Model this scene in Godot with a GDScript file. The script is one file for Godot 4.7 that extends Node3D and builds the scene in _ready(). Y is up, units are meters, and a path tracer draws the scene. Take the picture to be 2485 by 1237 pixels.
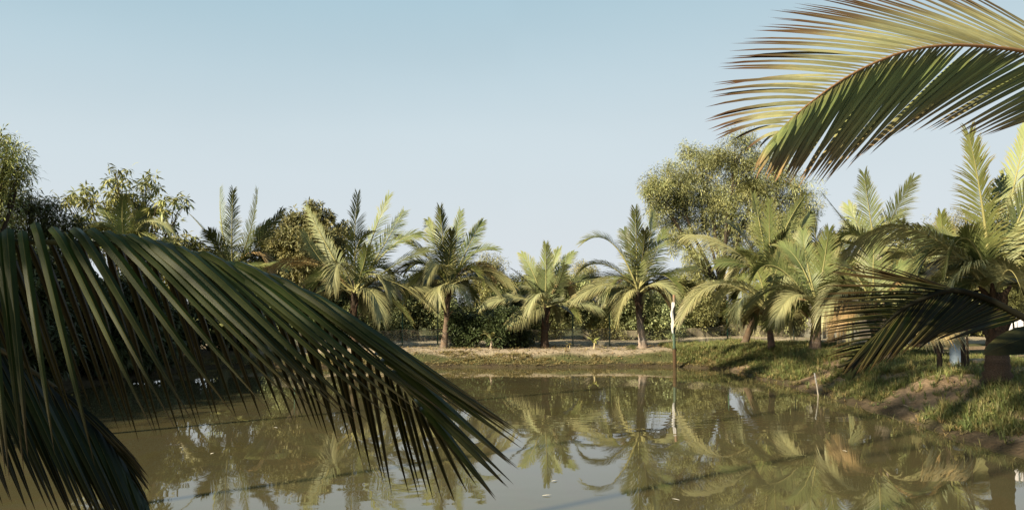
extends Node3D
# A square fish pond ringed by young coconut palms, seen from the near bank between dark foreground fronds.

const LENS := 1877.0              # focal length in photo pixels
const EXPOSURE := 2.45
const PITCH := 0.0649             # camera tilt, radians
const EYE := Vector3(0, 2.24, 0)  # water level is y = 0
var rng := RandomNumberGenerator.new()
var noise := FastNoiseLite.new()
var M := {}
var used := {}

# ---------------------------------------------------------------- mesh collector
class Shape:
	var v := PackedVector3Array()
	var n := PackedVector3Array()
	var c := PackedColorArray()
	var k := PackedInt32Array()
	var uv := PackedVector2Array()
	var at_uv := Vector2.ZERO

	func vert(p: Vector3, nn: Vector3, col: Color) -> int:
		v.append(p)
		n.append(nn)
		c.append(col)
		uv.append(at_uv)
		return v.size() - 1

	func tri(a: int, b: int, d: int) -> void:
		k.append(a)
		k.append(b)
		k.append(d)

	# a leaf blade along a cubic curve; three points across, folded along the midrib
	func blade(p0: Vector3, p1: Vector3, p2: Vector3, p3: Vector3, hint: Vector3, w: float, cols: Array, rows: int, fold: float, broad := 0.3, slide := 0.0) -> void:
		var start := v.size()
		for i in rows + 1:
			var t := pow(float(i) / rows, 1.25)
			var s := 1.0 - t
			var p := p0 * s * s * s + p1 * 3.0 * s * s * t + p2 * 3.0 * s * t * t + p3 * t * t * t
			var along := (p1 - p0) * s * s + (p2 - p1) * 2.0 * s * t + (p3 - p2) * t * t
			if along.length_squared() < 1e-10:
				along = p3 - p0
			along = along.normalized()
			var side := along.cross(hint)
			if side.length_squared() < 1e-6:
				side = along.cross(Vector3(0.3, 0.9, 0.2))
			side = side.normalized()
			var face := side.cross(along).normalized()
			var ww: float = w * 0.5 * minf(1.0, 0.35 + t / broad * 0.65) * pow(maxf(0.0, 1.0 - pow(t, 2.6)), 0.8)
			var ct := t * (cols.size() - 1)
			var ci := mini(int(ct), cols.size() - 2)
			var col: Color = (cols[ci] as Color).lerp(cols[ci + 1], ct - ci)
			if fold > 0.0:
				var rib := minf(0.0016, ww * 0.3)
				at_uv = Vector2(slide, t)
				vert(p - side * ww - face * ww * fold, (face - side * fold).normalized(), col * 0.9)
				at_uv.x = slide + 0.115
				vert(p - side * rib - face * rib * fold, (face - side * fold).normalized(), col)
				at_uv.x = slide + 0.12
				vert(p + face * rib * 1.2, face, col.lerp(Color(0.22, 0.2, 0.08), 0.45))
				at_uv.x = slide + 0.125
				vert(p + side * rib - face * rib * fold, (face + side * fold).normalized(), col)
				at_uv.x = slide + 0.24
				vert(p + side * ww - face * ww * fold, (face + side * fold).normalized(), col.lerp(Color(0.24, 0.23, 0.09), 0.2))  # right rim paler: the lit, glossy edge is painted into the colour
			else:
				vert(p - side * ww, (face - side * 0.3).normalized(), col)
				vert(p + side * ww, (face + side * 0.3).normalized(), col)
		var m := 5 if fold > 0.0 else 2
		for i in rows:
			for j in m - 1:
				var a := start + i * m + j
				tri(a, a + m, a + 1)
				tri(a + 1, a + m, a + m + 1)

	func tube(pts: Array, radii: Array, sides: int, cols: Array, cap := true) -> void:
		var start := v.size()
		var m := pts.size()
		var ref := Vector3(0.31, 0.2, 0.93)
		for i in m:
			var along: Vector3 = (pts[mini(i + 1, m - 1)] - pts[maxi(i - 1, 0)]).normalized()
			var a := along.cross(ref).normalized()
			var b := along.cross(a)
			for j in sides:
				var g := TAU * j / sides
				var out := a * cos(g) + b * sin(g)
				vert(pts[i] + out * radii[i], out, cols[i] if cols.size() > 1 else cols[0])
		for i in m - 1:
			for j in sides:
				var q := (j + 1) % sides
				var a := start + i * sides + j
				var b := start + i * sides + q
				tri(a, a + sides, b)
				tri(b, a + sides, b + sides)
		if cap:
			var along: Vector3 = (pts[m - 1] - pts[m - 2]).normalized()
			var top := vert(pts[m - 1] + along * radii[m - 1] * 0.3, along, cols[cols.size() - 1])
			for j in sides:
				tri(start + (m - 1) * sides + j, top, start + (m - 1) * sides + (j + 1) % sides)

	func box(at: Vector3, size: Vector3, col: Color, turn := Basis()) -> void:
		for ax in 3:
			for s in [-1.0, 1.0]:
				var nn := Vector3.ZERO
				nn[ax] = s
				var uu := Vector3.ZERO
				uu[(ax + 1) % 3] = 1.0
				var vv := nn.cross(uu)
				var base := v.size()
				for q in [[-1, -1], [1, -1], [1, 1], [-1, 1]]:
					var p: Vector3 = (nn + uu * q[0] + vv * q[1]) * size * 0.5
					vert(at + turn * p, turn * nn, col)
				tri(base, base + 2, base + 1)
				tri(base, base + 3, base + 2)

	func mesh(origin := Vector3.ZERO) -> ArrayMesh:
		var vv := v
		if origin != Vector3.ZERO:
			for i in vv.size():
				vv[i] -= origin
		var arr := []
		arr.resize(Mesh.ARRAY_MAX)
		arr[Mesh.ARRAY_VERTEX] = vv
		arr[Mesh.ARRAY_NORMAL] = n
		arr[Mesh.ARRAY_COLOR] = c
		arr[Mesh.ARRAY_TEX_UV] = uv
		arr[Mesh.ARRAY_INDEX] = k
		var am := ArrayMesh.new()
		am.add_surface_from_arrays(Mesh.PRIMITIVE_TRIANGLES, arr)
		return am

# ---------------------------------------------------------------- naming
func numbered(called: String) -> String:
	used[called] = used.get(called, -1) + 1
	return called if used[called] == 0 else "%s_%03d" % [called, used[called]]

func tag(o: Node3D, label: String, category: String, group := "", kind := "") -> void:
	if label:
		o.set_meta("label", label)
	if category:
		o.set_meta("category", category)
	if group:
		o.set_meta("group", group)
	if kind:
		o.set_meta("kind", kind)

func thing(called: String, at: Vector3, label: String, category: String, group := "") -> Node3D:
	var o := Node3D.new()
	o.name = numbered(called)
	o.position = at
	add_child(o)
	tag(o, label, category, group)
	return o

# a part: the shape is in world coordinates, origin is the place of its thing
func part(s: Shape, called: String, mat: Material, parent: Node3D, origin: Vector3) -> MeshInstance3D:
	var o := MeshInstance3D.new()
	var count: int = parent.get_meta("_n_" + called, 0)
	parent.set_meta("_n_" + called, count + 1)
	o.name = called if count == 0 else "%s_%03d" % [called, count]
	o.mesh = s.mesh(origin)
	o.material_override = mat
	parent.add_child(o, true)
	return o

func alone(s: Shape, called: String, mat: Material, at := Vector3.ZERO) -> MeshInstance3D:
	var o := MeshInstance3D.new()
	o.name = numbered(called)
	o.mesh = s.mesh(at)
	o.position = at
	o.material_override = mat
	add_child(o)
	return o

func scatter(called: String, mesh: Mesh, mat: Material, places: Array, tints: Array, parent: Node3D) -> MultiMeshInstance3D:
	var mm := MultiMesh.new()
	mm.transform_format = MultiMesh.TRANSFORM_3D
	mm.use_colors = true
	mm.mesh = mesh
	mm.instance_count = places.size()
	for i in places.size():
		mm.set_instance_transform(i, places[i])
		mm.set_instance_color(i, tints[i])
	var o := MultiMeshInstance3D.new()
	o.name = called if parent != self else numbered(called)
	o.multimesh = mm
	o.material_override = mat
	parent.add_child(o, true)
	o.set_meta("kind", "stuff")
	return o

# ---------------------------------------------------------------- places
func at(px: float, py: float, far: float) -> Vector3:   # a point seen in that direction, so far along -z
	var u := (px - 1242.5) / LENS
	var w := (618.5 - py) / LENS
	var d := Vector3(u, w * cos(PITCH) + sin(PITCH), w * sin(PITCH) - cos(PITCH))
	return EYE + d * (far / -d.z)

func edge(x: float, z: float) -> float:   # metres outside the water's edge, negative over water
	var cx := -2.05
	var cz := -16.9
	var q := Vector2(absf(x - cx) - (9.65 - 2.6), absf(z - cz) - (11.4 - 2.6))
	var sd := Vector2(maxf(q.x, 0), maxf(q.y, 0)).length() + minf(maxf(q.x, q.y), 0.0) - 2.6
	return sd + noise.get_noise_2d(x * 9.0, z * 9.0) * 0.3 + noise.get_noise_2d(x * 34.0 + 50.0, z * 34.0) * 0.16

func land(x: float, z: float) -> float:
	var sd := edge(x, z)
	if sd < 0.0:
		return maxf(-0.9, sd * 0.5) - 0.02
	var high := 0.52 + 0.16 * smoothstep(6.0, 9.5, x) + 0.1 * smoothstep(-6.0, 0.0, z)
	var lip := 0.1 * smoothstep(0.0, 0.12, sd)
	return -0.02 + lip + (high - 0.08) * smoothstep(0.05, 2.1, sd) + noise.get_noise_2d(x * 22.0, z * 22.0) * 0.06 * smoothstep(0.0, 1.2, sd) + noise.get_noise_2d(x * 90.0, z * 90.0) * 0.022 * smoothstep(0.0, 0.3, sd)

func rnd(a: float, b: float) -> float:
	return rng.randf_range(a, b)

func ball() -> Vector3:
	while true:
		var p := Vector3(rnd(-1, 1), rnd(-1, 1), rnd(-1, 1))
		if p.length_squared() <= 1.0 and p.length_squared() > 0.01:
			return p
	return Vector3.UP

func tint(c: Color, by: float) -> Color:
	var l := 1.0 + rnd(-by, by)
	var h := rnd(-by, by) * 0.35
	return Color(c.r * l * (1.0 + h), c.g * l, c.b * l * (1.0 - h))

# ---------------------------------------------------------------- materials
func grain(freq: float, lo: float, hi: float, seed_: int) -> NoiseTexture2D:
	var f := FastNoiseLite.new()
	f.seed = seed_
	f.frequency = freq
	f.fractal_octaves = 5
	var ramp := Gradient.new()
	ramp.set_color(0, Color(lo, lo, lo))
	ramp.set_color(1, Color(hi, hi, hi))
	var t := NoiseTexture2D.new()
	t.width = 512
	t.height = 512
	t.seamless = true
	t.noise = f
	t.color_ramp = ramp
	return t

func mat(rough: float, spec := 0.5, back := Color.BLACK) -> StandardMaterial3D:
	var m := StandardMaterial3D.new()
	m.vertex_color_use_as_albedo = true
	m.roughness = rough
	m.metallic_specular = spec
	m.cull_mode = BaseMaterial3D.CULL_DISABLED
	if back != Color.BLACK:
		m.backlight_enabled = true
		m.backlight = back
	return m

func rough_skin(m: StandardMaterial3D, tex: Texture2D, scale_: float, relief: float, bump: Texture2D) -> void:
	m.albedo_texture = tex
	m.uv1_triplanar = true
	m.uv1_world_triplanar = true
	m.uv1_scale = Vector3.ONE * scale_
	m.heightmap_enabled = true
	m.heightmap_scale = relief
	m.heightmap_texture = bump

# the fine lengthwise veins and blotches of a palm leaflet
func streaks() -> ImageTexture:
	var im := Image.create(256, 256, false, Image.FORMAT_RGB8)
	var f := FastNoiseLite.new()
	f.seed = 21
	f.frequency = 0.03
	for y in 256:
		for x in 256:
			var g := 0.86 + 0.1 * f.get_noise_2d(x * 11.0, y * 0.25) + 0.12 * f.get_noise_2d(x * 2.0 + 300.0, y * 1.1)
			var dust := clampf(f.get_noise_2d(x * 1.3, y * 0.9 + 900.0) * 1.6 - 0.25, 0.0, 0.5)
			im.set_pixel(x, y, Color(g, g, g).lerp(Color(1.0, 0.93, 0.78), dust))
	return ImageTexture.create_from_image(im)

func materials() -> void:
	M.leaf = mat(0.45, 0.4, Color(0.4, 0.42, 0.33))         # palm leaflets
	M.near_leaf = mat(0.4, 0.22, Color(0.34, 0.34, 0.24))     # leaflets close to the camera
	M.near_leaf.albedo_texture = streaks()
	M.rib = mat(0.75, 0.25)
	M.foliage = mat(0.5, 0.35, Color(0.5, 0.5, 0.3))         # leaves of broadleaf trees
	M.grass = mat(0.6, 0.3, Color(0.4, 0.4, 0.25))
	M.cloth = mat(0.85, 0.2, Color(0.3, 0.3, 0.3))
	M.paint = mat(0.45, 0.4)
	M.wall = mat(0.9, 0.2)
	rough_skin(M.wall, grain(0.02, 0.85, 1.0, 3), 0.4, 0.5, grain(0.05, 0.0, 1.0, 4))
	var soft := grain(0.03, 0.72, 1.0, 7)
	var bump := grain(0.04, 0.0, 1.0, 8)
	M.ground = mat(0.95, 0.25)
	rough_skin(M.ground, soft, 0.55, 4.0, bump)
	M.bark = mat(0.9, 0.25)
	rough_skin(M.bark, grain(0.05, 0.55, 1.0, 11), 1.6, 2.5, bump)
	M.net = mat(0.9, 0.2)
	M.net.transparency = BaseMaterial3D.TRANSPARENCY_ALPHA
	M.net.albedo_color = Color(1, 1, 1, 0.3)
	M.water = mat(0.02, 0.56)

# ---------------------------------------------------------------- palms
# leaf tones: 0 green, 1 pale drooping, 2 bright young, 3 golden dry, 4 dark
const TONE := [Color(0.125, 0.148, 0.052), Color(0.235, 0.242, 0.122), Color(0.185, 0.215, 0.09), Color(0.34, 0.235, 0.115), Color(0.06, 0.072, 0.028)]

# one frond: feather of leaflets along an arching rib from base over mid to tip
func frond(o: Node3D, base: Vector3, mid: Vector3, tip: Vector3, tone: int, length: float, each: int, wide := 0.042, roll_by := 1.0) -> void:
	var ctrl := mid * 2.0 - (base + tip) * 0.5
	var s := Shape.new()
	var col: Color = tint(TONE[tone], 0.16)
	var bn := (ctrl - base).cross(tip - ctrl)
	if bn.length() < 0.02:
		bn = Vector3(1, 0, 0.2)
	bn = bn.normalized()
	var pts := []
	var radii := []
	var thick := 0.03 * (base - tip).length() / 2.6 + 0.008
	for i in 13:
		var t := i / 12.0
		pts.append(base.lerp(ctrl, t).lerp(ctrl.lerp(tip, t), t))
		radii.append(thick * (1.0 - t) ** 1.3 + 0.004)
	var sag := rnd(0.14, 0.3) if tone != 1 and tone != 3 else rnd(0.3, 0.6)
	var vee := rnd(0.1, 0.4)
	var gap := rnd(0.0, 1.0)
	var roll := roll_by * rnd(0.35, 1.1) * (1.0 if rng.randf() < 0.5 else -1.0)
	for i in each:
		for side in [-1.0, 1.0]:
			var t: float = 0.13 + 0.87 * (i + rnd(-0.3, 0.3)) / each
			t = clampf(t, 0.1, 1.0)
			var p := base.lerp(ctrl, t).lerp(ctrl.lerp(tip, t), t)
			var along := ((ctrl - base) * (1.0 - t) + (tip - ctrl) * t).normalized()
			var up := bn.cross(along).normalized()
			if up.y < -0.3:
				up = -up
			var turn := roll * smoothstep(0.0, 0.8, t)
			var across := bn.rotated(along, turn)
			up = up.rotated(along, turn)
			var spread := lerpf(0.95, 0.3, t) + rnd(-0.09, 0.09)
			var dir: Vector3 = along * cos(spread) + across * side * sin(spread) + up * vee * (1.0 - t * 0.5)
			dir = dir.normalized()
			var ln: float = length * 1.3 * (0.5 + 0.5 * sin(PI * clampf(0.12 + t * 0.75, 0.0, 1.0))) * (1.0 - 0.35 * t * t) * rnd(0.85, 1.06)
			if gap > 0.6 and sin(t * 43.0 + gap * 20.0) > 0.86:
				ln *= 0.55
			var down := Vector3.DOWN * ln * sag * (1.0 + rnd(-0.25, 0.25))
			var q1 := p + dir * ln * 0.35
			var q2 := p + dir * ln * 0.72 + down * 0.35
			var q3 := p + dir * ln * 0.95 + down
			var c1: Color = col * (1.0 + rnd(-0.16, 0.16))
			var dry: Color = c1.lerp(Color(0.3, 0.22, 0.09), rnd(0.1, 0.75) * (1.0 if tone != 4 else 0.3))
			s.blade(p, q1, q2, q3, up, wide * rnd(0.8, 1.1), [c1 * 0.95, c1, dry], 3, 0.0)
	var f := part(s, "frond", M.leaf, o, o.position)
	var r := Shape.new()
	var rc := Color(0.3, 0.27, 0.12) if tone != 4 else Color(0.1, 0.09, 0.04)
	r.tube(pts, radii, 5, [rc.lerp(col, 0.3)])
	part(r, "rib", M.rib, f, o.position)

func trunk(o: Node3D, foot: Vector3, top: Vector3, r0: float, r1: float, c0: Color, c1: Color, stubs := 6) -> void:
	var s := Shape.new()
	var pts := []
	var radii := []
	var cols := []
	var m := 26
	var lean := Vector3(rnd(-0.06, 0.06), 0, rnd(-0.06, 0.06))
	for i in m:
		var t := float(i) / (m - 1)
		pts.append(foot.lerp(top, t) + lean * sin(t * PI) + Vector3.DOWN * 0.12 * (1.0 - t))
		radii.append(lerpf(r0, r1, pow(t, 0.6)) * (1.0 + 0.5 * pow(1.0 - t, 7.0)) * (1.06 if i % 2 == 0 else 0.94) * rnd(0.95, 1.05))
		cols.append(tint(c0.lerp(c1, smoothstep(0.25, 0.75, t)), 0.2))
	s.tube(pts, radii, 14, cols)
	part(s, "trunk", M.bark, o, o.position)
	for i in stubs:      # old leaf bases clasping the trunk
		var b := Shape.new()
		var t := lerpf(0.5, 0.98, float(i) / stubs)
		var g := i * 2.4
		var out := Vector3(cos(g), 0, sin(g))
		var p := foot.lerp(top, t) + out * r1 * 0.75
		var ln := rnd(0.22, 0.42)
		var bc := tint(c1 * 1.15, 0.3)
		b.tube([p - Vector3(0, 0.1, 0), p + out * 0.05 + Vector3(0, ln * 0.4, 0), p + out * (0.1 + ln * 0.25) + Vector3(0, ln, 0)], [r1 * 0.6, r1 * 0.38, r1 * 0.16], 6, [bc, bc, bc * 0.8])
		part(b, "leaf_base", M.bark, o, o.position)

# rows: [mid x, mid y, tip x, tip y, tip depth in metres towards the camera, tone], in photo pixels at the palm's distance
func palm(label: String, crown: Vector2, foot_px: float, far: float, rows: Array, fill: int, leaf_len: float, bark0: Color, bark1: Color, thick := 0.13, each := 82, stubs := 7) -> Node3D:
	var top := at(crown.x, crown.y, far)
	var fx := at(foot_px, crown.y, far).x
	var foot := Vector3(fx, land(fx, -far), -far)
	rng.seed = int(crown.x * 7.0 + far * 13.0)
	var o := thing("coconut_palm", foot, label, "palm tree", "young coconut palms round the pond")
	trunk(o, foot, top + Vector3(0, -0.1, 0), thick, thick * 0.72, bark0, bark1, stubs)
	for r in rows:
		var dz: float = r[4]
		var half := 0.62
		var upright: bool = crown.y - r[3] > 70.0 and absf(r[2] - crown.x) < 0.75 * (crown.y - r[3])
		if upright:
			dz = signf(dz + 0.01) * maxf(absf(dz), 0.75) * far / 31.0
			half = 0.18
		var tip := at(r[2], r[3], far - dz)
		var mid := at(r[0], r[1], far - dz * half)
		frond(o, top + Vector3(rnd(-0.06, 0.06), rnd(-0.25, 0.0), rnd(-0.06, 0.06)), mid, tip, r[5], leaf_len, each, 0.032, 0.35 if upright else 0.9)
	for i in fill + 7:
		var g := PI * (0.86 + 1.28 * (i + 0.5) / (fill + 7)) + rnd(-0.15, 0.15)     # on the side away from the pond
		var out := Vector3(cos(g), 0, sin(g))
		var reach := rnd(1.3, 1.9) * leaf_len / 0.75
		var rise := rnd(-0.2, 1.0)
		frond(o, top, top + out * reach * 0.55 + Vector3(0, rise, 0), top + out * reach + Vector3(0, rise * 1.1 - rnd(0.2, 0.9), 0), [0, 1, 0, 4, 3][i % 5], leaf_len, each, 0.032)
	return o

# ---------------------------------------------------------------- broadleaf trees
func twig(kind: String) -> ArrayMesh:
	var s := Shape.new()
	var set_: Dictionary = {
		"fine": {"n": 22, "l": 0.16, "w": 0.026, "r": 0.2, "drop": 0.5},
		"mango": {"n": 13, "l": 0.24, "w": 0.062, "r": 0.1, "drop": 0.45},
		"bush": {"n": 18, "l": 0.11, "w": 0.05, "r": 0.19, "drop": 0.15},
		"loose": {"n": 11, "l": 0.3, "w": 0.06, "r": 0.07, "drop": 0.75},
	}[kind]
	for i in set_.n:
		var d := ball().normalized()
		d.y = d.y * 0.7 + 0.15
		d = d.normalized()
		var p: Vector3 = d * set_.r * rnd(0.1, 1.0)
		var along: Vector3 = (d + Vector3.DOWN * set_.drop * rnd(0.4, 1.3)).normalized()
		var ln: float = set_.l * rnd(0.7, 1.2)
		var hint := (ball() + Vector3.UP * 1.2).normalized()
		var c := Color.WHITE * rnd(0.7, 1.15)
		var mid := p + along * ln * 0.55
		var side: Vector3 = along.cross(hint).normalized() * set_.w * 0.5
		var face: Vector3 = side.cross(along).normalized()
		var a := s.vert(p, face, c)
		var b := s.vert(mid - side + face * 0.01, (face - side.normalized() * 0.35).normalized(), c)
		var e := s.vert(mid + side + face * 0.01, (face + side.normalized() * 0.35).normalized(), c)
		var f := s.vert(p + along * ln - Vector3.UP * ln * 0.12, face, c)
		s.tri(a, b, e)
		s.tri(b, f, e)
	return s.mesh()

var twigs := {}

# clumps: [centre, radius]; the crown is leaf sprays spread through the clumps
func tree(called: String, label: String, category: String, foot: Vector3, clumps: Array, kind: String, col: Color, density: float, stem: float, group := "", size := 1.0, bark := Color(0.1, 0.08, 0.06)) -> Node3D:
	var o := thing(called, foot, label, category, group)
	if not twigs.has(kind):
		twigs[kind] = [twig(kind), twig(kind)]
	if stem > 0.0:
		var s := Shape.new()
		var low := Vector3.ZERO
		for c in clumps:
			low += c[0]
		low /= clumps.size()
		var fork := foot.lerp(low, 0.32)
		s.tube([foot - Vector3(0, 0.2, 0), foot.lerp(fork, 0.5) + Vector3(stem * 0.3, 0, 0), fork], [stem * 1.2, stem, stem * 0.85], 8, [bark])
		for c in clumps:
			var e: Vector3 = c[0]
			var m: Vector3 = fork.lerp(e, 0.5) + ball() * 0.25 * c[1] + Vector3(0, 0.15, 0) * c[1]
			s.tube([fork - Vector3(0, 0.05, 0), fork.lerp(m, 0.5) + ball() * 0.08, m, m.lerp(e, 0.6) + ball() * 0.1, e + Vector3(0, 0.4 * c[1], 0)], [stem * 0.6, stem * 0.5, stem * 0.38, stem * 0.22, stem * 0.06], 6, [bark])
			for i in 5:
				var q: Vector3 = m.lerp(e, rnd(0.2, 0.9))
				var w: Vector3 = e + ball() * 0.85 * c[1]
				s.tube([q, q.lerp(w, 0.5) + ball() * 0.12 * c[1], w], [stem * 0.2, stem * 0.12, stem * 0.03], 4, [bark])
		part(s, "trunk", M.bark, o, foot)
	for v in 2:
		var places := []
		var tints := []
		for c in clumps:
			var r: float = c[1]
			var m := int(density * r * r * 150.0 / (size * size))
			var shade := rnd(0.72, 1.25)
			var subs := []
			for i in 26:
				subs.append([ball().normalized() * r * rnd(0.45, 0.95), rnd(0.28, 0.46) * r, rnd(0.8, 1.2)])
			for i in m:
				var sub: Array = subs[rng.randi() % 26]
				var p: Vector3 = c[0] + (sub[0] + ball() * sub[1]) * Vector3(1.0, 0.86, 1.0)
				if p.y < foot.y + 0.05:
					continue
				var b := Basis(Vector3.UP, rnd(0, TAU)) * Basis(Vector3.RIGHT, rnd(-0.6, 0.6))
				places.append(Transform3D(b.scaled(Vector3.ONE * size * rnd(0.7, 1.35)), p - foot))
				tints.append(tint(col * shade * sub[2], 0.22))
		var mi := scatter("crown", twigs[kind][v], M.foliage, places, tints, o)
		if v == 1:
			mi.name = "crown_001"
	return o

func bush(label: String, x: float, z: float, w: float, h: float, kind: String, col: Color, density := 1.0, category := "bush", group := "", called := "bush") -> Node3D:
	var y := land(x, z)
	var cl := []
	var m := int(5 + h * 2.4)
	for i in m:
		var r := rnd(0.35, 0.5) * minf(w, h)
		cl.append([Vector3(x + rnd(-0.5, 0.5) * w, y + clampf(rnd(0.05, 0.95) * h, r * 0.4, h), z + rnd(-0.35, 0.35) * w), r])
	return tree(called, label, category, Vector3(x, y, z), cl, kind, col, density, 0.035, group)

# ---------------------------------------------------------------- foreground fronds, leaflet by leaflet
func along2(keys: Array, t: float) -> Vector2:
	var u := clampf(t, 0.0, 1.0) * (keys.size() - 1)
	var i := mini(int(u), keys.size() - 2)
	var a: Vector2 = keys[i]
	var b: Vector2 = keys[i + 1]
	var pre: Vector2 = keys[maxi(i - 1, 0)]
	var post: Vector2 = keys[mini(i + 2, keys.size() - 1)]
	return a.cubic_interpolate(b, pre, post, u - i)

# rows of leaflets: {base, tip: key points; n; depth: how much nearer the tips are; wide; lift; face; cols; ragged}
func near_frond(o: Node3D, rib_keys: Array, far0: float, far1: float, thick: float, rib_col: Color, rows: Array, label := "") -> void:
	var x0: float = rib_keys[0].x
	var x1: float = rib_keys[rib_keys.size() - 1].x
	var pts := []
	var radii := []
	for i in 25:
		var t := i / 24.0
		var k := along2(rib_keys, t)
		pts.append(at(k.x, k.y, lerpf(far0, far1, (k.x - x0) / (x1 - x0))))
		radii.append(thick * (1.0 - t * 0.88))
	var s := Shape.new()
	s.tube(pts, radii, 8, [rib_col])
	var f := part(s, "frond", M.rib, o, o.position)
	rng.seed = int(absf(rib_keys[3].x) + rib_keys[3].y * 3.0)
	if label:
		f.set_meta("label", label)
	for r in rows:
		var run := [0.0]
		for i in 120:
			run.append(run[i] + along2(r.base, i / 120.0).distance_to(along2(r.base, (i + 1) / 120.0)))
		var seg := 0
		for i in r.n:
			var want: float = clampf((i + rnd(-0.2, 0.2)) / (r.n - 1.0), 0.0, 1.0) * run[120]
			seg = 0
			while seg < 119 and run[seg + 1] < want:
				seg += 1
			var t: float = (seg + clampf((want - run[seg]) / maxf(run[seg + 1] - run[seg], 0.001), 0.0, 1.0)) / 120.0
			var b2 := along2(r.base, t)
			var t2: Vector2 = along2(r.tip, t) + Vector2(rnd(-1, 1), rnd(-1, 1)) * r.ragged * (1.0 if rng.randf() > 0.08 else 3.0)
			if rng.randf() < r.get("gaps", 0.03):
				continue
			var d := lerpf(far0, far1, clampf((b2.x - x0) / (x1 - x0), -0.1, 1.1))
			var b := at(b2.x, b2.y, d)
			var e := at(t2.x, t2.y, d - r.depth * rnd(0.75, 1.25))
			var up := Vector3(0, lerpf(r.lift, r.get("lift1", r.lift), t), r.get("out", 0.0)) * rnd(0.8, 1.2)
			var q := Shape.new()
			var cols := []
			var k := 1.0 + rnd(-0.3, 0.3)
			for c in r.cols:
				cols.append(tint(c * k, 0.1))
			var twist: Vector3 = r.face + ball() * 0.22
			var m1: float = r.get("m1", 0.22)
			var m2: float = r.get("m2", 0.62)
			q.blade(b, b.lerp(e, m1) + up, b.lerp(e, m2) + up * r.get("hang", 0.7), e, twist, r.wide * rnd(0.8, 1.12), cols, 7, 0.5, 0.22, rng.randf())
			part(q, "leaflet", M.near_leaf, f, o.position)

func _ready() -> void:
	rng.seed = 4242
	noise.seed = 5
	noise.frequency = 0.02
	noise.fractal_octaves = 3

	# ------------------------------------------------------------ camera, sky, sun, exposure
	var cam := Camera3D.new()
	cam.name = "camera"
	cam.position = EYE
	cam.rotation = Vector3(PITCH, 0, 0)
	cam.fov = 36.46
	cam.near = 0.1
	cam.far = 2000.0
	add_child(cam)
	cam.current = true

	var env := Environment.new()
	env.background_mode = Environment.BG_SKY
	env.tonemap_mode = Environment.TONE_MAPPER_LINEAR
	env.tonemap_exposure = EXPOSURE
	env.sdfgi_enabled = true
	env.ssao_enabled = true
	env.ssil_enabled = true
	var sky := Sky.new()
	var pano := PanoramaSkyMaterial.new()
	pano.panorama = air()
	sky.sky_material = pano
	env.sky = sky
	var we := WorldEnvironment.new()
	we.name = "environment"
	we.environment = env
	add_child(we)

	var sun := DirectionalLight3D.new()
	sun.name = "sun"
	var high := deg_to_rad(28.0)
	var to_sun := Vector3(-0.79 * cos(high), sin(high), 0.61 * cos(high)).normalized()
	sun.transform = Transform3D(Basis.looking_at(-to_sun), Vector3(0, 30, 0))
	sun.light_color = Color(1.0, 0.935, 0.805)
	sun.light_energy = 1.6
	sun.light_angular_distance = 0.8
	sun.shadow_enabled = true
	add_child(sun)

	materials()
	setting()
	background()
	palms()
	fence()
	right_bank()
	small_things()
	foreground()
	shade_trees(to_sun)
	for o in find_children("*", "Node3D", true, false):
		for k in o.get_meta_list():
			if str(k).begins_with("_n_"):
				o.remove_meta(k)

# clear afternoon air, paler and greyer towards the horizon, one small low cloud
func air() -> ImageTexture:
	var w := 512
	var h := 256
	var im := Image.create(w, h, false, Image.FORMAT_RGBF)
	var stops := [[0.0, Color(0.865, 0.888, 0.905)], [5.0, Color(0.85, 0.884, 0.905)], [12.0, Color(0.81, 0.866, 0.895)], [23.0, Color(0.66, 0.778, 0.835)], [45.0, Color(0.50, 0.605, 0.67)], [90.0, Color(0.40, 0.49, 0.56)]]
	var f := FastNoiseLite.new()
	f.seed = 9
	f.frequency = 0.05
	var tones := PackedColorArray()
	for y in 1024:
		var e := (y + 0.5) / 1024.0 * 180.0 - 90.0
		var c: Color = stops[0][1]
		for i in stops.size() - 1:
			if e >= stops[i][0] and e <= stops[i + 1][0]:
				c = (stops[i][1] as Color).lerp(stops[i + 1][1], (e - stops[i][0]) / (stops[i + 1][0] - stops[i][0]))
		c = c.srgb_to_linear() / EXPOSURE
		if e < 0.0:
			c = Color(0.2, 0.18, 0.12)
		tones.append(c)
	for y in h:
		var e := 90.0 - (y + 0.5) / h * 180.0
		for x in w:
			var turn := deg_to_rad((x + 0.5) / w * 360.0 - 180.0 + 128.0)
			var q: Color = (1.0 + 0.025 * f.get_noise_2d(x * 0.35, y * 1.6)) * tones[clampi(int((e * (1.06 - 0.16 * cos(turn)) + 90.0) / 180.0 * 1024.0), 0, 1023)]
			if e > 2.0 and e < 9.0:
				var az := (x + 0.5) / w * 360.0 - 180.0
				var dx := (az - 27.8) / 2.6
				var dy := (e - 5.0) / 1.1
				var k := clampf(1.1 - dx * dx - dy * dy + f.get_noise_2d(x * 6.0, y * 9.0) * 0.8, 0.0, 1.0)
				q = q.lerp(Color(0.62, 0.59, 0.52), k * 0.8)
			im.set_pixel(x, y, q)
	return ImageTexture.create_from_image(im)

# ---------------------------------------------------------------- ground and water
func steps(fine0: float, fine1: float, step: float, reach: float) -> Array:
	var a := []
	var x := fine0
	while x <= fine1:
		a.append(x)
		x += step
	var g := step
	x = fine1
	while x < reach:
		g *= 1.35
		x += g
		a.append(x)
	g = step
	x = fine0
	while x > -reach:
		g *= 1.35
		x -= g
		a.push_front(x)
	return a

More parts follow.
